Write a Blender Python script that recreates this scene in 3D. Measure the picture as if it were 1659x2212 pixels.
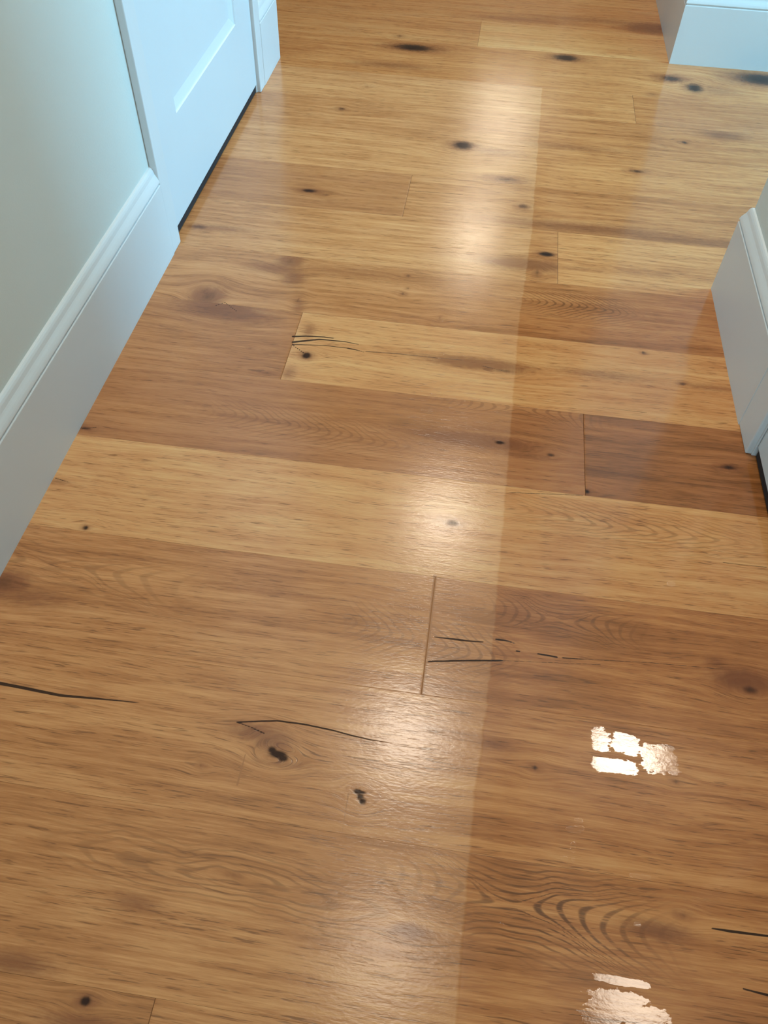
import bpy, bmesh, math, random
import numpy as np
from mathutils import Matrix, Vector

# ------------------------------------------------------------------ clear
for o in list(bpy.data.objects):
    bpy.data.objects.remove(o, do_unlink=True)
scene = bpy.context.scene
COL = scene.collection

# ------------------------------------------------------------------ camera
cam_data = bpy.data.cameras.new('camera')
cam_data.sensor_fit = 'VERTICAL'
cam_data.sensor_height = 32.0
cam_data.lens = 1712.43 / 2212.0 * 32.0
cam_data.clip_start = 0.01
cam = bpy.data.objects.new('camera', cam_data)
COL.objects.link(cam)
RT = (0.9900155, 0.1388393, 0.0243503)
UP = (-0.1231344, 0.7677445, 0.6288134)
FW = (-0.0686092, 0.6255334, -0.7771748)
cam.matrix_world = Matrix((
    (RT[0], UP[0], -FW[0], 0.0),
    (RT[1], UP[1], -FW[1], 0.0),
    (RT[2], UP[2], -FW[2], 0.95773),
    (0, 0, 0, 1)))
scene.camera = cam

# ------------------------------------------------------------------ view, world, lights
scene.view_settings.view_transform = 'Standard'
scene.view_settings.look = 'None'
scene.view_settings.gamma = 1.0
scene.view_settings.use_curve_mapping = False
scene.view_settings.exposure = 0.80

world = bpy.data.worlds.new('world')
scene.world = world
world.use_nodes = True
wbg = world.node_tree.nodes['Background']
wbg.inputs['Color'].default_value = (0.60, 0.78, 1.0, 1)      # daylight outside the windows
wbg.inputs['Strength'].default_value = 0.6


def area_light(name, loc, target, size, energy, color, size_y=None, shape='DISK', spread=None):
    d = bpy.data.lights.new(name, 'AREA')
    d.shape = shape
    d.size = size
    if size_y:
        d.size_y = size_y
    d.energy = energy
    d.color = color
    if spread:
        d.spread = math.radians(spread)
    o = bpy.data.objects.new(name, d)
    COL.objects.link(o)
    o.location = loc
    v = Vector(target) - Vector(loc)
    o.rotation_euler = v.to_track_quat('-Z', 'Y').to_euler()
    return o


WARM = (1.0, 0.87, 0.70)
COOL = (0.26, 0.66, 1.0)
CEIL = 2.44
# recessed ceiling lights down the middle of the hall
for k, (lx, ly, e) in enumerate(((0.0, 0.60, 3.0), (-0.02, 1.47, 7.2), (0.02, 2.72, 8), (0.0, 5.45, 7), (0.12, 7.40, 9), (0.0, -0.9, 1.5))):
    area_light('hall_light', (lx, ly, CEIL - 0.012), (lx, ly, 0), 0.32 if ly < 7 else 0.6, e, WARM)
# daylight through the window of the passage on the right
area_light('cool_light', (3.30, 2.03, 1.35), (-0.6, 1.9, 0.55), 0.95, 95, COOL, 1.5, 'RECTANGLE')
# unseen cool fill lamp added behind the viewer; no window there
area_light('cool_light', (-0.05, -2.45, 1.35), (-0.3, 1.0, 0.7), 0.9, 17, (0.48, 0.78, 1.0), 1.2, 'RECTANGLE')

# ------------------------------------------------------------------ node helpers
def new_mat(name):
    m = bpy.data.materials.new(name)
    m.use_nodes = True
    nt = m.node_tree
    for n in list(nt.nodes):
        nt.nodes.remove(n)
    out = nt.nodes.new('ShaderNodeOutputMaterial')
    b = nt.nodes.new('ShaderNodeBsdfPrincipled')
    nt.links.new(b.outputs[0], out.inputs[0])
    return m, nt, b


class NT:
    """small wrapper: every call adds a node and returns its output socket"""
    def __init__(self, nt):
        self.nt = nt

    def put(self, sock, v):
        if isinstance(v, bpy.types.NodeSocket):
            self.nt.links.new(v, sock)
        else:
            sock.default_value = v

    def attr(self, name):
        n = self.nt.nodes.new('ShaderNodeAttribute')
        n.attribute_name = name
        return n.outputs['Fac']

    def math(self, op, a, b=0.0, c=0.0, clamp=False):
        n = self.nt.nodes.new('ShaderNodeMath')
        n.operation = op
        n.use_clamp = clamp
        self.put(n.inputs[0], a)
        self.put(n.inputs[1], b)
        self.put(n.inputs[2], c)
        return n.outputs[0]

    def xyz(self, x, y, z):
        n = self.nt.nodes.new('ShaderNodeCombineXYZ')
        self.put(n.inputs[0], x)
        self.put(n.inputs[1], y)
        self.put(n.inputs[2], z)
        return n.outputs[0]

    def noise(self, vec, scale=1.0, detail=2.0, rough=0.5, dist=0.0):
        n = self.nt.nodes.new('ShaderNodeTexNoise')
        self.put(n.inputs['Vector'], vec)
        n.inputs['Scale'].default_value = scale
        n.inputs['Detail'].default_value = detail
        n.inputs['Roughness'].default_value = rough
        n.inputs['Distortion'].default_value = dist
        return n.outputs['Fac']

    def smooth(self, v, lo, hi, a=0.0, b=1.0):
        n = self.nt.nodes.new('ShaderNodeMapRange')
        n.interpolation_type = 'SMOOTHSTEP'
        self.put(n.inputs['Value'], v)
        n.inputs['From Min'].default_value = lo
        n.inputs['From Max'].default_value = hi
        n.inputs['To Min'].default_value = a
        n.inputs['To Max'].default_value = b
        return n.outputs[0]

    def mix(self, f, a, b, mode='MIX'):
        n = self.nt.nodes.new('ShaderNodeMix')
        n.data_type = 'RGBA'
        n.blend_type = mode
        n.clamp_factor = True
        self.put(n.inputs['Factor'], f)
        self.put(n.inputs[6], a)
        self.put(n.inputs[7], b)
        return n.outputs[2]

    def ramp(self, f, stops):
        n = self.nt.nodes.new('ShaderNodeValToRGB')
        e = n.color_ramp.elements
        while len(e) < len(stops):
            e.new(0.5)
        for i, (p, c) in enumerate(stops):
            e[i].position = p
            e[i].color = (*c, 1)
        self.put(n.inputs[0], f)
        return n.outputs[0]

    def bump(self, h, strength, dist, normal=None):
        n = self.nt.nodes.new('ShaderNodeBump')
        n.inputs['Strength'].default_value = strength
        self.put(n.inputs['Height'], h)
        n.inputs['Distance'].default_value = dist
        if normal is not None:
            self.put(n.inputs['Normal'], normal)
        return n.outputs[0]


def srgb(r, g, b):
    def f(c):
        c /= 255.0
        return c / 12.92 if c <= 0.04045 else ((c + 0.055) / 1.055) ** 2.4
    return (f(r), f(g), f(b))


def paint(name, col, rough, texture=0.0, scale=250.0):
    m, nt, b = new_mat(name)
    T = NT(nt)
    tc = nt.nodes.new('ShaderNodeTexCoord').outputs['Object']
    n = T.noise(tc, 3.0, 3)
    c = T.mix(T.smooth(n, 0.3, 0.7), (*[v * 0.975 for v in col], 1), (*col, 1))
    nt.links.new(c, b.inputs['Base Color'])
    b.inputs['Roughness'].default_value = rough
    if texture > 0:
        h = T.noise(tc, scale, 2)
        nt.links.new(T.bump(h, texture, 0.0006), b.inputs['Normal'])
    return m


M_WALL = paint('wall_paint', (0.58, 0.61, 0.565), 0.62, 0.35, 320)
M_TRIM = paint('trim_paint', (0.60, 0.625, 0.62), 0.38, 0.05, 120)
M_DOOR = paint('door_paint', (0.58, 0.625, 0.635), 0.40, 0.06, 120)
M_CEIL = paint('ceiling_paint', (0.80, 0.79, 0.76), 0.8, 0.2, 200)
M_DARK = paint('dark_box_paint', (0.06, 0.055, 0.05), 0.8)  # dark colour stands in for the missing light behind the doors


# ------------------------------------------------------------------ mesh helpers
def finish(name, bm, mat, kind='structure', label=None, cat=None, smooth=False, parent=None):
    bmesh.ops.remove_doubles(bm, verts=bm.verts, dist=1e-6)
    bmesh.ops.recalc_face_normals(bm, faces=bm.faces)
    me = bpy.data.meshes.new(name)
    bm.to_mesh(me)
    bm.free()
    o = bpy.data.objects.new(name, me)
    COL.objects.link(o)
    me.materials.append(mat)
    if smooth:
        for p in me.polygons:
            p.use_smooth = True
    if parent is None:
        o['kind'] = kind
        if label:
            o['label'] = label
        if cat:
            o['category'] = cat
    else:
        o.parent = parent
    return o


def box(bm, x0, x1, y0, y1, z0, z1, bev=0.0):
    vs = [bm.verts.new((x, y, z)) for z in (z0, z1) for y in (y0, y1) for x in (x0, x1)]
    fs = [(0, 1, 3, 2), (4, 6, 7, 5), (0, 4, 5, 1), (2, 3, 7, 6), (0, 2, 6, 4), (1, 5, 7, 3)]
    faces = [bm.faces.new([vs[i] for i in f]) for f in fs]
    if bev > 0:
        es = list({e for f in faces for e in f.edges})
        bmesh.ops.bevel(bm, geom=es, offset=bev, segments=2, affect='EDGES', profile=0.5)


def sweep(bm, path, prof, side, closed_ends=True):
    """sweep a (depth, z) profile along a floor polyline, mitred at its corners; side=+1: depth grows to the left"""
    n = len(path)
    rows = []
    for i, p in enumerate(path):
        p = Vector(p)
        ds = []
        if i > 0:
            ds.append((p - Vector(path[i - 1])).normalized())
        if i < n - 1:
            ds.append((Vector(path[i + 1]) - p).normalized())
        ns = [Vector((-d.y, d.x)) * side for d in ds]
        m = sum(ns, Vector((0, 0)))
        m = m / m.length_squared * len(ns) if len(ns) == 1 else m * (2.0 / m.length_squared)
        rows.append([bm.verts.new((p.x + m.x * d, p.y + m.y * d, z)) for d, z in prof])
    k = len(prof)
    for a, b in zip(rows[:-1], rows[1:]):
        for j in range(k):
            j2 = (j + 1) % k
            bm.faces.new((a[j], a[j2], b[j2], b[j]))
    bm.faces.new(rows[0])
    bm.faces.new(list(reversed(rows[-1])))


BASE_PROF = [(0.0, 0.0), (0.0150, 0.0), (0.0150, 0.1500), (0.0142, 0.1515), (0.0128, 0.1522), (0.0128, 0.1545),
             (0.0145, 0.1552), (0.0150, 0.1568), (0.0146, 0.1590), (0.0135, 0.1625), (0.0118, 0.1665), (0.0098, 0.1705),
             (0.0085, 0.1735), (0.0078, 0.1765), (0.0070, 0.1800), (0.0055, 0.1835), (0.0035, 0.1862), (0.0, 0.1870)]

XL = -0.628          # face of the left wall
XR = 0.510           # face of the right wall

# ------------------------------------------------------------------ walls
bm = bmesh.new()
box(bm, XL - 0.115, XL, -2.60, 1.420, 0, CEIL)
box(bm, XL - 0.115, XL, 2.170, 2.375, 0, CEIL)
box(bm, XL - 0.115, XL, 1.420, 2.170, 2.06, CEIL)
box(bm, -3.0, XL - 0.115, 2.26, 2.375, 0, CEIL)
finish('wall_left', bm, M_WALL, label='pale grey green painted wall along the left side of the hall', cat='wall')

bm = bmesh.new()
box(bm, XR, XR + 0.115, -2.60, 0.262, 0, CEIL)
box(bm, XR, XR + 0.115, 1.000, 1.445, 0, CEIL)
box(bm, XR, XR + 0.115, 0.262, 1.000, 2.06, CEIL)
box(bm, XR + 0.115, 3.6, 1.330, 1.445, 0, CEIL)
finish('wall_right', bm, M_WALL, label='grey white wall ending in a corner beside the near right doorway', cat='wall')

bm = bmesh.new()
box(bm, 0.520, 3.6, 2.590, 2.705, 0, CEIL)
box(bm, 0.520, 0.635, 2.705, 8.92, 0, CEIL)
finish('wall_back', bm, M_WALL, label='far wall corner at the upper right of the hall', cat='wall')

bm = bmesh.new()          # wall at the end of the hall around the entrance opening, wall round the window, wall behind
box(bm, -3.0, 0.520, 8.8, 8.92, 0, CEIL)
box(bm, -3.115, -3.0, 2.26, 8.92, 0, CEIL)
finish('wall_front', bm, M_WALL, label='wall closing the far end of the hall', cat='wall')
bm = bmesh.new()
box(bm, 3.40, 3.515, 1.445, 1.52, 0, CEIL)
box(bm, 3.40, 3.515, 2.54, 2.59, 0, CEIL)
box(bm, 3.40, 3.515, 1.52, 2.54, 0, 0.55)
box(bm, 3.40, 3.515, 1.52, 2.54, 2.15, CEIL)
finish('wall_side', bm, M_WALL, label='wall around the window of the passage on the right', cat='wall')
bm = bmesh.new()
box(bm, XL - 0.115, XR + 0.115, -2.72, -2.60, 0, CEIL)
finish('wall_rear', bm, M_WALL, label='wall closing the hall behind the viewer', cat='wall')

bm = bmesh.new()
box(bm, -3.2, 3.7, -2.8, 8.95, CEIL, CEIL + 0.1)
finish('ceiling', bm, M_CEIL, label='white ceiling over the hall', cat='ceiling')

# unseen dark boxes added behind the doors so no light leaks under them
bm = bmesh.new()
box(bm, -1.55, -1.50, 1.20, 2.26, 0.0, 2.3)
box(bm, -1.50, XL - 0.115, 1.20, 1.26, 0.0, 2.3)
box(bm, -1.50, XL - 0.115, 2.22, 2.26, 0.0, 2.3)
box(bm, -1.55, XL - 0.115, 1.20, 2.26, 2.3, 2.35)
finish('wall_dark_box_left', bm, M_DARK, label='unseen dark box added behind the left door to block light', cat='wall')
bm = bmesh.new()
box(bm, 1.35, 1.40, 0.10, 1.20, 0.0, 2.3)
box(bm, XR + 0.115, 1.35, 0.10, 0.16, 0.0, 2.3)
box(bm, XR + 0.115, 1.35, 1.14, 1.20, 0.0, 2.3)
box(bm, XR + 0.115, 1.40, 0.10, 1.20, 2.3, 2.35)
finish('wall_dark_box_right', bm, M_DARK, label='unseen dark box added behind the right door to block light', cat='wall')

# window frame at the end of the side passage
bm = bmesh.new()
for a in ((1.52, 1.57, 0.55, 2.15), (2.49, 2.54, 0.55, 2.15), (1.57, 2.49, 0.55, 0.60), (1.57, 2.49, 2.10, 2.15), (1.57, 2.49, 1.33, 1.37)):
    box(bm, 3.43, 3.49, *a)
finish('window_1', bm, M_TRIM, label='white framed window lighting the passage on the right', cat='window')

# ------------------------------------------------------------------ baseboards
bm = bmesh.new()
sweep(bm, [(XL, -2.60), (XL, 1.388)], BASE_PROF, -1)
finish('baseboard_left', bm, M_TRIM, label='tall white baseboard with moulded cap along the near left wall', cat='baseboard')
bm = bmesh.new()
sweep(bm, [(XL, 2.206), (XL, 2.375), (-3.0, 2.375)], BASE_PROF, -1)
finish('baseboard_left', bm, M_TRIM, label='short white baseboard wrapping the wall corner beyond the left door', cat='baseboard')
bm = bmesh.new()
sweep(bm, [(XR, 1.062), (XR, 1.445), (3.4, 1.445)], BASE_PROF, 1)
finish('baseboard_right', bm, M_TRIM, label='white baseboard wrapping the near right wall corner', cat='baseboard')
bm = bmesh.new()
sweep(bm, [(XR, -2.60), (XR, 0.20)], BASE_PROF, 1)
finish('baseboard_right', bm, M_TRIM, label='white baseboard beyond the near side of the right door', cat='baseboard')
bm = bmesh.new()
sweep(bm, [(3.4, 2.590), (0.520, 2.590), (0.520, 8.8)], BASE_PROF, 1)
finish('baseboard_back', bm, M_TRIM, label='white baseboard on the far right wall corner at the top', cat='baseboard')

# ------------------------------------------------------------------ door casings
def casing(name, xw, s, y0, y1, w, th, ztop, depth, label):
    """flat casing with eased edges on both sides and over a doorway, with the jamb lining behind it"""
    bm = bmesh.new()
    xa, xb = sorted((xw, xw + s * th))
    box(bm, xa, xb, y0 - w, y0, 0.0, ztop + w, 0.0022)
    box(bm, xa, xb, y1, y1 + w, 0.0, ztop + w, 0.0022)
    box(bm, xa, xb, y0, y1, ztop, ztop + w, 0.0022)
    ja, jb = sorted((xw + s * 0.004, xw - s * depth))
    box(bm, ja, jb, y0 - 0.016, y0 + 0.003, 0.0, ztop + 0.016, 0.001)
    box(bm, ja, jb, y1 - 0.003, y1 + 0.016, 0.0, ztop + 0.016, 0.001)
    box(bm, ja, jb, y0, y1, ztop - 0.003, ztop + 0.016)
    # door stops on the jamb
    sa, sb = sorted((xw - s * 0.036, xw - s * 0.050))
    box(bm, sa, sb, y0, y0 + 0.012, 0, ztop)
    box(bm, sa, sb, y1 - 0.012, y1, 0, ztop)
    return finish(name, bm, M_TRIM, label=label, cat='door casing')


casing('trim_1', XL, 1, 1.434, 2.158, 0.047, 0.0150, 2.04, 0.115, 'white casing and jamb around the left panelled door')
casing('trim_2', XR, -1, 0.272, 0.992, 0.072, 0.0138, 2.04, 0.115, 'white casing and jamb around the door at the right edge')


# ------------------------------------------------------------------ doors (stiles, rails, sloped sticking, recessed panels)
def door(name, xf, s, y0, y1, z0, z1, panels, label):
    bm = bmesh.new()
    th = 0.035
    rec = 0.009
    stick = 0.020
    ys = sorted({y0, y1, *[p[0] for p in panels], *[p[1] for p in panels]})
    zs = sorted({z0, z1, *[p[2] for p in panels], *[p[3] for p in panels]})

    def quad(pts):
        bm.faces.new([bm.verts.new(p) for p in pts])
    for side in (0, 1):
        x = xf if side == 0 else xf - s * th
        n = s if side == 0 else -s
        for a, b in zip(ys[:-1], ys[1:]):
            for c, d in zip(zs[:-1], zs[1:]):
                mid = ((a + b) / 2, (c + d) / 2)
                pan = [p for p in panels if p[0] < mid[0] < p[1] and p[2] < mid[1] < p[3]]
                if not pan:
                    quad([(x, a, c), (x, b, c), (x, b, d), (x, a, d)])
        for (a, b, c, d) in panels:
            loops = []
            for off, dep in ((0, 0), (0.0015, 0.0030), (0.004, 0.0042), (0.012, 0.0068), (stick, rec)):
                xx = x - n * dep
                loops.append([(xx, a + off, c + off), (xx, b - off, c + off), (xx, b - off, d - off), (xx, a + off, d - off)])
            for l0, l1 in zip(loops[:-1], loops[1:]):
                for i in range(4):
                    j = (i + 1) % 4
                    quad([l0[i], l0[j], l1[j], l1[i]])
            quad(loops[-1])
    xb = xf - s * th
    for (ya, za, yb, zb) in ((y0, z0, y1, z0), (y0, z1, y1, z1), (y0, z0, y0, z1), (y1, z0, y1, z1)):
        quad([(xf, ya, za), (xf, yb, zb), (xb, yb, zb), (xb, ya, za)])
    return finish(name, bm, M_DOOR, label=label, cat='door')


door('door_1', XL + 0.006, 1, 1.440, 2.152, 0.024, 2.035,
     [(1.556, 2.022, 0.212, 0.92), (1.556, 2.022, 1.06, 1.90)],
     'closed white panelled door on the left, lit blue by daylight')
door('door_2', XR - 0.002, -1, 0.278, 0.986, 0.024, 2.035,
     [(0.395, 0.869, 0.212, 0.92), (0.395, 0.869, 1.06, 1.90)],
     'closed white door at the right edge with a dark gap under it')
M_GAP_BLACK = paint('gap_shade_black', (0.012, 0.011, 0.012), 0.7)  # black put in for the shade in the gap under each door
for dn, x0, x1, y0, y1 in (('door_1', XL - 0.024, XL + 0.002, 1.441, 2.151), ('door_2', XR + 0.002, XR + 0.028, 0.279, 0.985)):
    bm = bmesh.new()
    box(bm, x0, x1, y0, y1, 0.0025, 0.025, 0.001)
    gap_strip = finish('door_gap_strip', bm, M_GAP_BLACK, parent=bpy.data.objects[dn])
    gap_strip['label'] = 'black strip added for the dark gap under the door'

# ------------------------------------------------------------------ the plank floor
KNOTS = [
    (-0.2442,2.5362,0.0552,0.0232,0.85,0.9), (-0.2955,2.6129,0.0113,0.0139,0.35,0.5), (0.2043,2.5544,0.0359,0.0231,0.85,0.8), (0.5025,2.4707,0.0324,0.0219,0.65,0.8),
    (0.5622,2.4218,0.0239,0.0303,0.8,0.6), (0.6252,2.4165,0.0531,0.0272,0.1,0.5), (0.7608,2.5164,0.0682,0.038,0.85,1.0), (0.4423,2.3566,0.0117,0.0118,0.3,0.5),
    (0.484,2.8349,0.0595,0.034,0.25,1.0), (0.305,2.8618,0.1654,0.0193,0.0,0.5), (0.0572,2.8208,0.119,0.0191,0.0,0.5), (-0.2924,2.401,0.0798,0.0185,0.1,0.6),
    (-0.3402,2.2505,0.0076,0.0114,0.35,0.4), (-0.3845,2.1062,0.0097,0.0105,0.6,0.6), (-0.0534,1.9681,0.0268,0.0236,0.85,0.8), (0.0225,1.9538,0.044,0.0164,0.1,0.6),
    (-0.1626,2.0086,0.0165,0.0098,0.3,0.3), (0.0625,1.8205,0.0332,0.015,0.5,0.8), (0.1041,1.7073,0.0138,0.0119,0.6,0.7), (0.0276,1.7566,0.0173,0.0082,0.1,0.4),
    (-0.3868,1.686,0.0181,0.008,0.8,0.8), (-0.398,1.709,0.0171,0.0061,0.2,0.5), (-0.3447,1.6753,0.0085,0.0059,0.4,0.4), (0.3719,1.9182,0.0205,0.0079,0.6,0.6),
    (0.502,2.089,0.0084,0.01,0.55,0.5), (0.6099,2.1472,0.0416,0.0207,0.15,0.7), (0.2111,2.0089,0.1061,0.0145,0.0,0.5), (0.2592,1.6406,0.1666,0.0188,0.0,0.7),
    (0.4597,1.6305,0.1551,0.0185,0.0,0.6), (-0.5916,1.4957,0.0219,0.0088,0.5,0.8), (-0.5514,1.4993,0.0499,0.0105,0.0,0.6), (0.1586,1.5246,0.0149,0.0078,1.0,0.8),
    (0.1107,1.48,0.0539,0.0151,0.2,1.0), (0.1402,1.4517,0.0048,0.0164,0.45,0.6), (0.2216,1.4828,0.0392,0.0067,0.05,0.4), (0.3701,1.489,0.0392,0.0084,0.1,0.4),
    (-0.37,1.4029,0.0134,0.0161,0.35,1.0), (-0.3918,1.374,0.0379,0.0142,0.1,0.7), (-0.3505,1.3486,0.0131,0.0185,0.1,0.8), (-0.2374,1.3849,0.1047,0.0221,0.0,0.4),
    (-0.1218,1.3955,0.0057,0.0064,0.55,0.5), (-0.1254,1.3327,0.0046,0.0061,0.55,0.5), (-0.1185,1.3527,0.0037,0.0046,0.5,0.4), (-0.044,1.2699,0.0027,0.0072,0.5,0.4),
    (-0.5036,1.2588,0.0163,0.0217,0.45,1.0), (-0.5176,1.2749,0.011,0.0147,0.35,0.6), (-0.4669,1.2275,0.0448,0.0225,0.25,1.0), (-0.4262,1.2125,0.0356,0.0167,0.2,0.8),
    (-0.3685,1.2079,0.016,0.0069,0.3,0.5), (-0.326,1.2776,0.0027,0.0088,0.6,0.5), (-0.3208,1.2529,0.0054,0.02,0.2,0.6), (-0.2773,1.1156,0.0077,0.0089,1.0,0.8),
    (-0.2863,1.1864,0.0044,0.0189,0.1,0.6), (0.0353,1.1463,0.0557,0.0116,0.15,1.0), (0.087,1.1343,0.0187,0.0051,0.45,0.7), (-0.025,1.1506,0.0602,0.0065,0.05,0.6),
    (-0.3844,1.1187,0.0043,0.0039,0.45,0.5), (-0.3417,1.0567,0.015,0.0049,0.4,0.5), (-0.2982,1.0641,0.005,0.0146,0.1,0.6), (0.0872,0.9505,0.0086,0.0043,0.9,0.8),
    (0.0405,0.9494,0.0628,0.0129,0.05,1.0), (0.0702,0.9764,0.0476,0.0066,0.05,0.5), (0.1726,0.9354,0.007,0.0042,0.7,0.5), (0.1344,0.927,0.0348,0.0063,0.2,0.6),
    (0.2306,0.8639,0.0045,0.0049,0.8,0.6), (0.4655,0.9547,0.0124,0.0053,0.7,0.7), (-0.6058,0.8704,0.0138,0.0042,0.6,0.6), (0.3437,1.2293,0.0035,0.0055,0.7,0.4),
    (0.4092,1.1529,0.0077,0.0051,0.55,0.6), (0.4625,1.1506,0.0425,0.0076,0.0,0.5), (0.2636,1.1525,0.0685,0.0103,0.0,0.5), (-0.5261,0.669,0.0042,0.0042,0.85,0.6),
    (0.0232,0.7658,0.01,0.0072,0.6,0.7), (0.0172,0.7686,0.0186,0.0091,0.1,0.5), (-0.6034,0.7507,0.013,0.0037,0.3,0.6), (-0.4471,0.7467,0.0101,0.0055,0.15,0.3),
    (0.432,0.559,0.0214,0.0119,0.25,1.0), (0.4393,0.5464,0.0112,0.0062,0.6,0.8), (0.3982,0.5819,0.0064,0.0072,0.1,0.6), (-0.6039,0.5565,0.0196,0.0149,0.45,1.0),
    (-0.5599,0.538,0.0517,0.0145,0.05,0.5), (-0.2506,0.3391,0.0034,0.0028,0.4,0.5), (-0.1612,0.3668,0.0115,0.0052,1.0,0.5), (-0.1532,0.3626,0.0057,0.0046,1.0,0.4),
    (-0.1692,0.371,0.0058,0.0047,0.9,0.6), (-0.1708,0.3829,0.0116,0.0118,0.05,0.8), (-0.1935,0.3906,0.0198,0.0083,0.1,0.8), (-0.1781,0.3812,0.0081,0.0077,0.36,0.8),
    (-0.2016,0.3944,0.0094,0.0048,0.34,0.8), (-0.1585,0.3547,0.0285,0.0034,0.05,0.5), (-0.0554,0.3354,0.005,0.0033,1.0,0.3), (-0.0517,0.3298,0.0033,0.0049,1.0,0.3),
    (-0.0481,0.3247,0.0039,0.0043,1.0,0.4), (-0.0486,0.3353,0.0034,0.0022,0.9,0.3), (0.1564,0.3972,0.004,0.0035,0.65,0.5), (0.3294,0.4055,0.0046,0.0029,0.5,0.5),
    (0.1066,0.4186,0.0129,0.0042,0.2,0.5), (-0.2978,0.081,0.0052,0.0047,1.0,0.8), (-0.385,0.1036,0.0242,0.0081,0.05,0.8), (-0.2928,0.0618,0.0279,0.0053,0.2,0.8),
    (0.0247,0.1933,0.0091,0.0045,0.2,1.0), (0.0134,0.2231,0.0062,0.0038,0.3,0.4), (0.0468,0.2256,0.0041,0.0038,0.3,0.4), (0.3233,0.253,0.0052,0.0034,0.4,0.5),
    (0.2939,0.2333,0.0205,0.0065,0.1,0.8), (0.4251,0.696,0.0068,0.0041,0.2,0.3), (-0.2798,0.1779,0.0152,0.0063,0.15,0.6), (-0.1815,0.2214,0.0083,0.0029,0.35,0.4),
    (0.3649,0.6221,0.0039,0.0038,0.3,0.3), (-0.2141,0.6,0.0794,0.0092,0.0,0.3), (0.1225,0.621,0.0132,0.0077,0.1,0.4),
]
CRACKS = [
    (2.2,0.9,[(-0.3131,1.1651),(-0.2902,1.1704),(-0.2553,1.1736),(-0.2357,1.1728)]),
    (2.4,0.6,[(-0.3096,1.1491),(-0.2626,1.1654),(-0.2143,1.1668),(-0.1873,1.1632)]),
    (0.9,0.7,[(-0.3091,1.1424),(-0.2508,1.1496),(-0.2069,1.149)]),
    (1.4,0.5,[(-0.2069,1.149),(-0.189,1.1467),(-0.1727,1.1427)]),
    (1.0,1.0,[(-0.3088,1.1411),(-0.2828,1.1213)]),
    (0.6,0.4,[(-0.1731,1.1453),(-0.1111,1.1492),(-0.0506,1.1488),(0.0093,1.1511)]),
    (0.7,0.4,[(0.0442,1.1413),(0.087,1.133)]),
    (0.5,1.1,[(0.0148,0.562),(0.0257,0.5622),(0.0385,0.5627)]),
    (1.3,0.7,[(0.0385,0.5627),(0.0577,0.5627),(0.0832,0.5644)]),
    (1.3,0.6,[(0.1,0.5714),(0.1147,0.5715),(0.1276,0.5684)]),
    (1.0,0.6,[(0.128,0.5575),(0.1349,0.5572)]),
    (0.9,1.1,[(0.1564,0.5576),(0.1721,0.5571),(0.1847,0.5562)]),
    (0.8,0.5,[(0.1909,0.5564),(0.2191,0.5586)]),
    (0.35,0.35,[(0.2191,0.5586),(0.3068,0.5671),(0.397,0.5718)]),
    (1.0,1.1,[(0.0105,0.523),(0.06,0.5321),(0.1098,0.5397)]),
    (0.3,0.3,[(0.1098,0.5397),(0.244,0.5539)]),
    (2.0,1.7,[(-0.5596,0.4074),(-0.5401,0.4064),(-0.5014,0.4043),(-0.4565,0.4018)]),
    (1.7,0.4,[(-0.4565,0.4018),(-0.3896,0.4055),(-0.3531,0.4071)]),
    (0.8,1.0,[(-0.2217,0.4001),(-0.1941,0.4056),(-0.1709,0.4097),(-0.135,0.4101)]),
    (1.0,0.7,[(-0.135,0.4101),(-0.0986,0.4075),(-0.0742,0.4043),(-0.0503,0.4023)]),
    (0.5,0.3,[(-0.0503,0.4023),(-0.0207,0.4019)]),
    (0.5,0.8,[(-0.2217,0.4001),(-0.2039,0.3965),(-0.1845,0.3907)]),
    (0.6,1.3,[(0.3525,0.2441),(0.375,0.2441)]),
    (1.3,0.9,[(0.375,0.2441),(0.4145,0.2452),(0.4348,0.2454)]),
    (0.6,1.6,[(0.3798,0.1897),(0.4052,0.1874),(0.4246,0.1868)]),
    (0.8,0.8,[(-0.4813,1.2325),(-0.4631,1.2477)]),
    (0.9,0.9,[(-0.4637,1.243),(-0.4357,1.2211)]),
    (0.6,0.5,[(-0.6107,0.8685),(-0.5862,0.8759)]),
    (0.7,0.4,[(-0.6096,0.7566),(-0.5847,0.7517)]),
    (0.5,0.5,[(-0.1479,1.7282),(-0.0355,1.7345)]),
    (0.8,0.8,[(0.1438,1.5238),(0.1733,1.522)]),
    (0.4,0.4,[(0.1071,0.842),(0.2246,0.855)]),
    (0.4,0.4,[(0.4292,0.7548),(0.4964,0.756)]),
    (0.5,0.5,[(-0.7374,1.6564),(-0.7019,1.6483)]),
    (0.4,0.3,[(0.2607,1.0657),(0.341,1.0649)]),
]
POOLS = [
    (0.2393,0.446,0.0118,0.0167), (0.2706,0.4445,0.0177,0.0148), (0.3118,0.4312,0.0234,0.0204), (0.2553,0.4138,0.029,0.0101),
    (0.2097,0.3404,0.0061,0.0027), (0.2041,0.3288,0.0077,0.0038), (0.2123,0.3311,0.0039,0.0027), (0.2028,0.3085,0.0033,0.0063),
    (0.1931,0.2941,0.0038,0.0031), (0.2037,0.2941,0.0027,0.0026), (0.2771,0.2872,0.0139,0.0025), (0.2477,0.1564,0.032,0.0133),
    (0.2734,0.1497,0.0289,0.0107), (0.2305,0.1415,0.0221,0.0073), (0.2535,0.1784,0.0296,0.0043), (0.3496,0.7028,0.0055,0.0058),
    (0.1246,0.2143,0.0025,0.0018), (0.273,0.2368,0.0031,0.0024),
]

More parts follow.
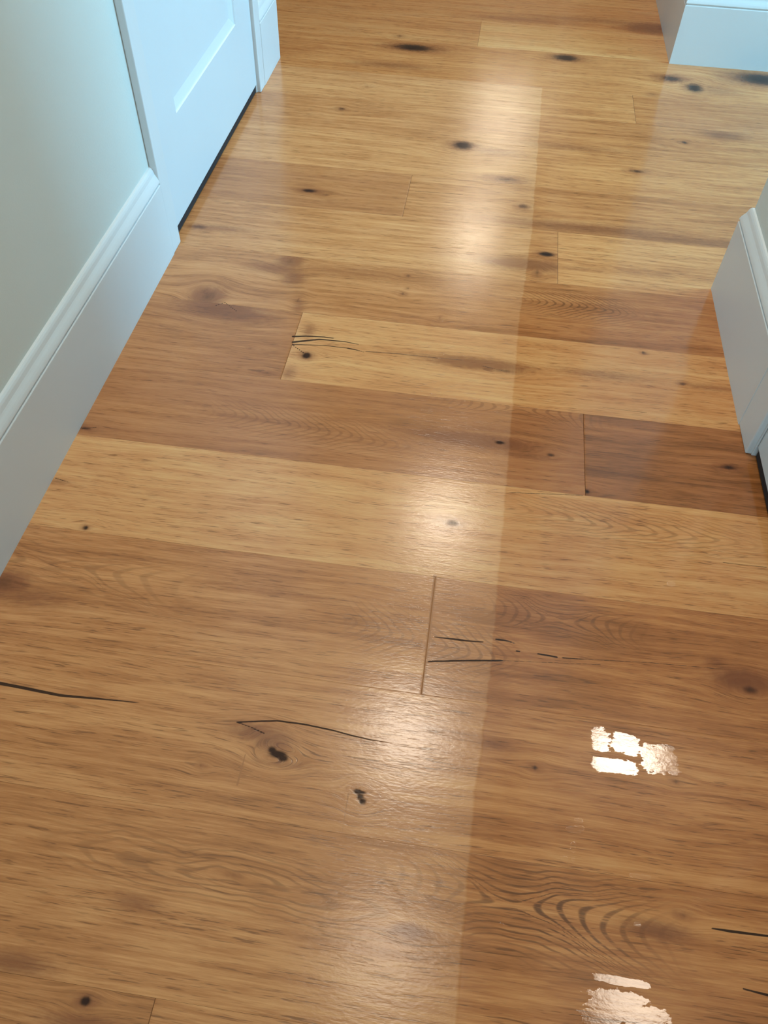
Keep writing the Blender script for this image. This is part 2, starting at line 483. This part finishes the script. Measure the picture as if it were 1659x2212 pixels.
# plank rows run across the hall: front edge y of each row, and the pieces of the row
#   (x where the piece starts, tone, redness) - tone 0 dark .. 1 light
SEAMS = [-0.096, 0.094, 0.284, 0.474, 0.662, 0.855, 1.044, 1.240, 1.422, 1.616, 1.801, 1.990, 2.171, 2.340, 2.586, 2.778, 2.966, 3.156]
ROWS = [
    [(-9, 0.44, 0.42), (-0.228, 0.52, 0.38)],
    [(-9, 0.48, 0.36)],
    [(-9, 0.51, 0.38)],
    [(-9, 0.50, 0.48), (0.0065, 0.44, 0.36)],
    [(-9, 0.66, 0.35)],
    [(-9, 0.46, 0.75), (0.228, 0.34, 0.60)],
    [(-9, 0.44, 0.65), (-0.310, 0.66, 0.35)],
    [(-9, 0.47, 0.50)],
    [(-9, 0.52, 0.52), (0.183, 0.58, 0.45)],
    [(-9, 0.44, 0.70), (-0.1615, 0.48, 0.48)],
    [(-9, 0.54, 0.46)],
    [(-9, 0.50, 0.48)],
    [(-9, 0.57, 0.44), (0.386, 0.50, 0.52)],
    [(-9, 0.58, 0.45)],
    [(-9, 0.62, 0.52), (-0.0575, 0.76, 0.42)],
    [(-9, 0.66, 0.55)],
    [(-9, 0.70, 0.50)],
]
# edge of the fresh, wet coat: (y, x); left of it and nearer than y = 2.34 the boards are still dry
WET_EDGE = [(-0.3, 0.078), (0.12, 0.081), (0.284, 0.083), (0.525, 0.094), (0.86, 0.102), (1.28, 0.108), (1.61, 0.126), (2.34, 0.139), (3.2, 0.15)]
# tan filler in some end joints and two saw marks: (half width, from, to)
MARKS = [(0.0026, (0.0060, 0.664), (0.0085, 0.472)), (0.0012, (-0.0660, 0.331), (-0.0650, 0.284)), (0.0014, (-0.2000, 0.360), (-0.2010, 0.322))]
# cathedral figures: (x, y, wx, wy, lines, extent x, extent y, weight, kind) kind 0 = saddle, 1 = nested ovals, 2 = chevrons
FIGURES = [
    (0.132, 0.238, 0.026, 0.0098, 1.0, 0.150, 0.050, 1.0, 0),
    (-0.180, 0.217, 0.120, 0.013, 2.2, 0.200, 0.034, 0.55, 1),
    (-0.235, 0.930, 0.030, 0.018, 1.6, 0.170, 0.040, 0.45, 2),
    (0.225, 1.350, 0.022, 0.014, 1.4, 0.110, 0.045, 0.75, 2),
    (0.190, 0.615, 0.028, 0.012, 1.5, 0.100, 0.035, 0.60, 0),
    (0.060, 0.548, 0.020, 0.016, 1.2, 0.070, 0.040, 0.50, 2),
    (0.120, 1.040, 0.030, 0.014, 1.5, 0.140, 0.030, 0.50, 0),
    (-0.550, 0.600, 0.060, 0.018, 1.4, 0.200, 0.050, 0.40, 0),
    (0.300, 0.800, 0.050, 0.014, 1.6, 0.180, 0.040, 0.45, 2),
    (-0.050, 0.560, 0.020, 0.016, 1.2, 0.060, 0.040, 0.40, 2),
]


def vnoise(x, y, seed):
    """smooth value noise"""
    xi = np.floor(x).astype(np.int64)
    yi = np.floor(y).astype(np.int64)
    fx = x - xi
    fy = y - yi
    fx = fx * fx * (3 - 2 * fx)
    fy = fy * fy * (3 - 2 * fy)

    def h(a, b):
        v = (a * 374761393 + b * 668265263 + seed * 362437) & 0x7fffffff
        v = ((v ^ (v >> 13)) * 1274126177) & 0x7fffffff
        return ((v ^ (v >> 16)) & 0xffff) / 65535.0
    return (h(xi, yi) * (1 - fx) + h(xi + 1, yi) * fx) * (1 - fy) + (h(xi, yi + 1) * (1 - fx) + h(xi + 1, yi + 1) * fx) * fy


def build_floor():
    V = []
    F = []
    A = {k: [] for k in ('tone', 'red', 'grain', 'seed', 'ring', 'ringw', 'dark', 'brown', 'crack', 'wet', 'pool', 'seam', 'fill')}
    off = 0
    rng = np.random.RandomState(5)
    ex = np.array([e[1] for e in WET_EDGE])
    ey = np.array([e[0] for e in WET_EDGE])
    # side pieces of the floor that lie outside the hall are coarse
    for r, row in enumerate(ROWS):
        ya, yb = SEAMS[r], SEAMS[r + 1]
        fine = 0.0010 if yb < 1.9 else 0.002
        if yb < 0.05:
            fine = 0.0012
        starts = [max(p[0], -3.0) for p in row] + [3.4]
        for i, (_, tone, red) in enumerate(row):
            xa, xb = starts[i], starts[i + 1]
            g = 0.0001           # half gap
            nb = 0.0009          # eased edge
            ys = np.concatenate([[ya + g, ya + g + nb], np.linspace(ya + g + nb, yb - g - nb, max(4, int((yb - ya) / fine)))[1:-1], [yb - g - nb, yb - g]])
            xs = []
            lo, hi = -0.66, 0.86
            if xa < lo:
                xs += list(np.arange(xa, lo, 0.15))
            m0, m1 = max(xa, lo), min(xb, hi)
            if m1 > m0:
                xs += list(np.linspace(m0, m1, max(3, int((m1 - m0) / 0.0042)), endpoint=(xb <= hi)))
            if xb > hi:
                xs += list(np.arange(max(hi, xa), xb, 0.15)) + [xb]
            xs = np.array(xs)
            # eased ends
            xs = np.concatenate([[xs[0] + g, xs[0] + g + nb], xs[1:-1][(xs[1:-1] > xs[0] + 2 * nb + g) & (xs[1:-1] < xs[-1] - 2 * nb - g)], [xs[-1] - g - nb, xs[-1] - g]])
            X, Y = np.meshgrid(xs, ys)
            nx, ny = len(xs), len(ys)
            Z = np.zeros_like(X)
            Z[0, :] = Z[-1, :] = -0.00003
            if xa > -2.9:
                Z[:, 0] = -0.0001
            if xb < 3.3:
                Z[:, -1] = -0.0001
            V.append(np.stack([X.ravel(), Y.ravel(), Z.ravel()], 1))
            idx = np.arange(nx * ny).reshape(ny, nx) + off
            F.append(np.stack([idx[:-1, :-1].ravel(), idx[:-1, 1:].ravel(), idx[1:, 1:].ravel(), idx[1:, :-1].ravel()], 1))
            off += nx * ny
            seed = rng.uniform(0, 50)
            sd = int(seed * 1000)
            # grain direction: straight with slow wander, flowing round the knots
            gy = Y + 0.010 * (vnoise(X * 2.2, Y * 7, sd) - 0.5) + 0.0045 * (vnoise(X * 9, Y * 26, sd + 7) - 0.5) + X * rng.uniform(-0.012, 0.012)
            dark = np.full_like(X, 0.0)
            brown = np.full_like(X, 0.0)
            mine = [k for k in KNOTS if ya <= k[1] < yb and xa <= k[0] < xb]
            for (kx, ky, sx, sy, d, b) in mine:
                q = ((X - kx) / sx) ** 2 + ((Y - ky) / sy) ** 2
                dark = np.maximum(dark, d * np.exp(-q * 0.75))
                q2 = ((X - kx) / (sx * 1.9 + 0.006)) ** 2 + ((Y - ky) / (sy * 1.5 + 0.002)) ** 2
                brown = np.maximum(brown, b * np.exp(-q2))
                if d > 0.3 or b > 0.8:
                    q3 = ((X - kx) / (sx * 2.6 + 0.012)) ** 2 + ((Y - ky) / (sy * 2.2 + 0.008)) ** 2
                    gy = gy - (Y - ky) * 0.75 * np.exp(-q3)
            crack = np.full_like(X, -1.0)
            for (w0, w1, pts) in CRACKS:
                py = np.mean([p[1] for p in pts])
                if not (ya - 0.01 <= py < yb + 0.01):
                    continue
                L = [math.dist(a, b) for a, b in zip(pts[:-1], pts[1:])]
                tot = sum(L)
                acc = 0.0
                for (a, b), l in zip(zip(pts[:-1], pts[1:]), L):
                    dx, dy = b[0] - a[0], b[1] - a[1]
                    t = np.clip(((X - a[0]) * dx + (Y - a[1]) * dy) / (l * l), 0, 1)
                    dist = np.hypot(X - a[0] - t * dx, Y - a[1] - t * dy)
                    s = (acc + t * l) / tot
                    taper = 0.0011 * (w0 + (w1 - w0) * s)
                    crack = np.maximum(crack, np.clip((taper - dist) / 0.006, -1, 1))
                    acc += l
            ring = np.zeros_like(X)
            ringw = np.zeros_like(X)
            for (fx, fy, wx, wy, ln, exx, eyy, wgt, kind) in FIGURES:
                if not (ya <= fy < yb):
                    continue
                u, v = X - fx, Y - fy
                v = v + 0.012 * (vnoise(X * 16, Y * 24, 11) - 0.5) + 0.004 * (vnoise(X * 50, Y * 70, 12) - 0.5) + u * 0.06
                if kind == 0:
                    f = (v / wy) ** 2 * 0.75 - (u / wx) ** 2 * 0.55
                    f = np.sign(f) * np.abs(f) ** 0.62
                elif kind == 1:
                    f = np.sqrt((u / wx) ** 2 + (v / wy) ** 2 + 0.05)
                else:
                    f = u / wx + np.sqrt((v / wy) ** 2 + 0.3) * 1.4
                wv = wgt * np.exp(-((u / exx) ** 4) - ((v / eyy) ** 4))
                wv = wv * np.clip(0.35 + (u + 0.06) / 0.10, 0.35, 1.0) if fx == 0.132 else wv
                ring = np.where(wv > ringw, f * ln + 0.5 * (vnoise(X * 25, Y * 60, 3) - 0.5), ring)
                ringw = np.maximum(ringw, wv)
            ew = np.interp(Y, ey, ex) + 0.002 * (vnoise(X * 0 + 3.1, Y * 45, 2) - 0.5) + 0.0016 * (vnoise(X * 0 + 9.1, Y * 200, 4) - 0.5)
            wet = np.clip((X - ew) / 0.008, -1, 1)
            wet = np.maximum(wet, np.clip((Y - 2.338) / 0.008, -1, 1))
            pool = np.zeros_like(X)
            for (px, py, sx, sy) in POOLS:
                q = ((X - px) / sx) ** 4 + ((Y - py) / sy) ** 4
                pool = np.maximum(pool, np.exp(-q * 0.7))
            seam = np.zeros_like(X)
            fill = np.full_like(X, -1.0)
            for (hw, a, b) in MARKS:
                dx, dy = b[0] - a[0], b[1] - a[1]
                t = np.clip(((X - a[0]) * dx + (Y - a[1]) * dy) / (dx * dx + dy * dy), 0, 1)
                fill = np.maximum(fill, np.clip((hw - np.hypot(X - a[0] - t * dx, Y - a[1] - t * dy)) / 0.006, -1, 1))
            A['fill'].append(fill.ravel())
            tt = np.full_like(X, tone)
            tr = np.full_like(X, red)
            ts = np.full_like(X, seed)
            for k, v in (('tone', tt), ('red', tr), ('grain', gy), ('seed', ts), ('ring', ring), ('ringw', ringw), ('dark', dark),
                         ('brown', brown), ('crack', crack), ('wet', wet), ('pool', pool)):
                A[k].append(v.ravel())
            seam[0, :] = seam[-1, :] = 0.2
            if xa > -2.9:
                seam[:, 0] = 1
            if xb < 3.3:
                seam[:, -1] = 1
            A['seam'].append(seam.ravel())
    # plain boards nearer and farther than the photographed strip, and the sub-floor that closes the joints
    for (ya, yb) in ((-2.7, SEAMS[0]), (SEAMS[-1], 9.0)):
        n = int(round((yb - ya) / 0.19))
        for j in range(n):
            a, b = ya + (yb - ya) * j / n + 0.0004, ya + (yb - ya) * (j + 1) / n - 0.0004
            xs = np.linspace(-3.0, 3.4, 60)
            X, Y = np.meshgrid(xs, np.linspace(a, b, 6))
            V.append(np.stack([X.ravel(), Y.ravel(), np.zeros(X.size)], 1))
            idx = np.arange(X.size).reshape(X.shape) + off
            F.append(np.stack([idx[:-1, :-1].ravel(), idx[:-1, 1:].ravel(), idx[1:, 1:].ravel(), idx[1:, :-1].ravel()], 1))
            off += X.size
            one = np.ones(X.size)
            wet = one if ya > 1 else np.clip((X.ravel() - 0.08) / 0.008, -1, 1)
            for k, v in (('tone', one * rng.uniform(.45, .62)), ('red', one * rng.uniform(.4, .65)), ('grain', Y.ravel()), ('seed', one * rng.uniform(0, 50)),
                         ('ring', one * 0), ('ringw', one * 0), ('dark', one * 0), ('brown', one * 0), ('crack', -one), ('wet', wet), ('pool', one * 0), ('seam', one * 0), ('fill', -one)):
                A[k].append(v)
    sub = np.array([[-3.0, -2.7, -0.0016], [3.4, -2.7, -0.0016], [3.4, 9.0, -0.0016], [-3.0, 9.0, -0.0016],
                    [-3.0, -2.7, -0.05], [3.4, -2.7, -0.05], [3.4, 9.0, -0.05], [-3.0, 9.0, -0.05]])
    V.append(sub)
    F.append(np.array([[0, 1, 2, 3], [7, 6, 5, 4], [0, 4, 5, 1], [1, 5, 6, 2], [2, 6, 7, 3], [3, 7, 4, 0]]) + off)
    for k in A:
        A[k].append(np.full(8, {'tone': 0.1, 'red': 0.5, 'crack': -1.0, 'wet': -1.0, 'fill': -1.0, 'seam': 1.0}.get(k, 0.0)))
    V = np.concatenate(V)
    F = np.concatenate(F)
    me = bpy.data.meshes.new('floor')
    me.vertices.add(len(V))
    me.vertices.foreach_set('co', V.astype(np.float32).ravel())
    me.loops.add(F.size)
    me.loops.foreach_set('vertex_index', F.astype(np.int32).ravel())
    me.polygons.add(len(F))
    me.polygons.foreach_set('loop_start', np.arange(0, F.size, 4, dtype=np.int32))
    me.polygons.foreach_set('loop_total', np.full(len(F), 4, dtype=np.int32))
    me.update(calc_edges=True)
    for k, v in A.items():
        at = me.attributes.new(k, 'FLOAT', 'POINT')
        at.data.foreach_set('value', np.concatenate(v).astype(np.float32))
    o = bpy.data.objects.new('floor', me)
    COL.objects.link(o)
    o['kind'] = 'structure'
    o['label'] = 'knotty oak plank floor with a wet coated strip on the right'
    o['category'] = 'floor'
    return o


def oak_material():
    m, nt, b = new_mat('oak_planks')
    T = NT(nt)
    geo = nt.nodes.new('ShaderNodeTexCoord').outputs['Object']
    sep = nt.nodes.new('ShaderNodeSeparateXYZ')
    nt.links.new(geo, sep.inputs[0])
    x, y = sep.outputs[0], sep.outputs[1]
    gy = T.attr('grain')
    seed = T.attr('seed')
    tone, red = T.attr('tone'), T.attr('red')
    xs = T.math('MULTIPLY_ADD', seed, 3.7, x)

    def gvec(sx, sy, z=0.0):
        return T.xyz(T.math('MULTIPLY', xs, sx), T.math('MULTIPLY', gy, sy), T.math('ADD', seed, z))
    broad = T.noise(gvec(1.6, 26), 1.0, 3, 0.55)             # wide colour bands
    mid = T.noise(gvec(5.0, 110, 3.0), 1.0, 4, 0.6)           # grain bands
    fine = T.noise(gvec(22.0, 520, 6.0), 1.0, 3, 0.65)        # fibres
    pore = T.noise(gvec(34.0, 640, 9.0), 1.0, 2, 0.5)         # dark pores
    blot = T.noise(T.xyz(T.math('MULTIPLY', xs, 9.0), T.math('MULTIPLY', y, 22.0), seed), 1.0, 3, 0.6)
    ringv = T.math('SINE', T.math('MULTIPLY', T.attr('ring'), 6.2832))
    ringl = T.smooth(ringv, 0.25, 0.95)
    ringw = T.attr('ringw')

    def add(acc, n, k):
        return T.math('MULTIPLY_ADD', T.math('SUBTRACT', n, 0.5), k, acc)
    wet = T.smooth(T.math('ADD', T.attr('wet'), T.math('MULTIPLY', T.math('SUBTRACT', blot, 0.5), 0.8)), -0.25, 0.25)
    v = add(tone, broad, 0.34)
    v = add(v, mid, 0.46)
    v = add(v, fine, 0.42)
    v = add(v, blot, 0.26)
    c = T.ramp(v, [(0.0, srgb(84, 52, 32)), (0.25, srgb(136, 87, 48)), (0.45, srgb(176, 118, 71)), (0.62, srgb(200, 144, 92)), (0.85, srgb(217, 172, 117))])
    c = T.mix(T.math('MULTIPLY', T.smooth(T.math('ADD', red, T.math('SUBTRACT', blot, 0.5)), 0.4, 1.0), 0.45), c, (*srgb(160, 106, 72), 1), 'MIX')
    # dark pores and the cathedral lines
    pl = T.math('MULTIPLY', T.smooth(pore, 0.56, 0.66), T.smooth(mid, 0.62, 0.40))
    c = T.mix(T.math('MULTIPLY', pl, 0.72), c, (*srgb(112, 74, 44), 1))
    rl = T.math('MULTIPLY', T.math('MULTIPLY', ringl, ringw), T.smooth(fine, 0.30, 0.55))
    c = T.mix(T.math('MULTIPLY', rl, 0.88), c, (*srgb(104, 68, 42), 1))
    # brown halo round knots, knots, cracks
    rag = T.noise(T.xyz(T.math('MULTIPLY', x, 90.0), T.math('MULTIPLY', gy, 300.0), 2.0), 1.0, 3, 0.6)
    ragc = T.math('SUBTRACT', rag, 0.5)
    brown = T.math('MULTIPLY_ADD', ragc, 0.5, T.attr('brown'))
    c = T.mix(T.math('MULTIPLY', T.smooth(brown, 0.08, 0.85), 0.74), c, (*srgb(122, 72, 44), 1))
    dark = T.math('MULTIPLY_ADD', ragc, 0.28, T.attr('dark'))
    dk = T.smooth(dark, 0.18, 0.80)
    c = T.mix(T.math('MULTIPLY', dk, 0.93), c, (*srgb(44, 35, 33), 1))
    crk = T.smooth(T.math('MULTIPLY_ADD', ragc, 0.10, T.attr('crack')), -0.06, 0.05)
    c = T.mix(T.math('MULTIPLY', crk, 0.92), c, (*srgb(40, 33, 32), 1))
    seam = T.smooth(T.attr('seam'), 0.15, 0.9)
    c = T.mix(T.math('MULTIPLY', seam, 0.6), c, (*srgb(96, 62, 38), 1))
    fl = T.smooth(T.math('MULTIPLY_ADD', ragc, 0.12, T.attr('fill')), -0.08, 0.08)
    c = T.mix(T.math('MULTIPLY', fl, 0.92), c, (*srgb(160, 108, 66), 1))
    # the wet coat deepens the colour of the wood
    gm = nt.nodes.new('ShaderNodeGamma')
    nt.links.new(c, gm.inputs[0])
    gm.inputs[1].default_value = 1.15
    c = T.mix(wet, c, gm.outputs[0])
    nt.links.new(c, b.inputs['Base Color'])
    # gloss
    rip = T.noise(T.xyz(T.math('MULTIPLY', x, 70.0), T.math('MULTIPLY', y, 130.0), 1.0), 1.0, 3, 0.6)
    pool = T.smooth(T.math('MULTIPLY_ADD', T.math('SUBTRACT', rip, 0.5), 1.5, T.attr('pool')), 0.42, 0.60)
    dry_r = T.math('MULTIPLY_ADD', T.math('SUBTRACT', blot, 0.5), 0.06, 0.18)
    wet_r = T.math('MULTIPLY_ADD', T.math('SUBTRACT', mid, 0.5), 0.05, 0.14)
    r = T.math('ADD', T.math('MULTIPLY', dry_r, T.math('SUBTRACT', 1.0, wet)), T.math('MULTIPLY', wet_r, wet))
    r = T.math('MULTIPLY_ADD', T.math('SUBTRACT', 0.12, r), pool, r)
    r = T.math('MAXIMUM', r, T.math('MULTIPLY', T.smooth(T.attr('seam'), 0.0, 0.3), 0.7))
    nt.links.new(r, b.inputs['Roughness'])
    nt.links.new(T.math('MULTIPLY_ADD', T.math('MAXIMUM', T.smooth(T.attr('seam'), 0.0, 0.3), T.math('MAXIMUM', dk, crk)), -0.28, T.math('MULTIPLY_ADD', wet, 0.14, 0.34)), b.inputs['Specular IOR Level'])
    b.inputs['IOR'].default_value = 1.5
    nt.links.new(T.math('MULTIPLY', T.math('MULTIPLY', T.math('SUBTRACT', 1.0, wet), 0.18), T.math('SUBTRACT', 1.0, T.math('MAXIMUM', dk, crk))), b.inputs['Coat Weight'])
    b.inputs['Coat Roughness'].default_value = 0.36
    # brushed relief: fibres, pores, ring lines; the pools level it out
    cell = T.noise(T.xyz(T.math('MULTIPLY', xs, 120.0), T.math('MULTIPLY', y, 340.0), seed), 1.0, 2, 0.5)
    h = T.math('MULTIPLY', cell, 0.8)
    h = T.math('MULTIPLY_ADD', fine, 0.2, h)
    h = T.math('MULTIPLY_ADD', pl, -0.3, h)
    h = T.math('MULTIPLY_ADD', rl, -0.3, h)
    h = T.math('MULTIPLY_ADD', dk, -0.4, h)
    h = T.math('MULTIPLY_ADD', crk, -1.5, h)
    h = T.math('MULTIPLY', h, T.math('SUBTRACT', 1.0, T.math('MULTIPLY', pool, 0.9)))
    h = T.math('MULTIPLY', h, T.math('SUBTRACT', 1.0, T.math('MULTIPLY', wet, 0.75)))
    h = T.math('MULTIPLY_ADD', T.math('MULTIPLY', rip, pool), 0.9, h)
    n = T.bump(h, 1.0, 0.00016)
    # pool normals are tilted so the wet coat catches the ceiling lights
    vm = nt.nodes.new('ShaderNodeVectorMath')
    vm.operation = 'MULTIPLY_ADD'
    nt.links.new(T.xyz(pool, pool, pool), vm.inputs[0])
    vm.inputs[1].default_value = (-0.195, 0.0, 0.0)
    nt.links.new(n, vm.inputs[2])
    vn = nt.nodes.new('ShaderNodeVectorMath')
    vn.operation = 'NORMALIZE'
    nt.links.new(vm.outputs[0], vn.inputs[0])
    nt.links.new(vn.outputs[0], b.inputs['Normal'])
    return m


floor = build_floor()
floor.data.materials.append(oak_material())
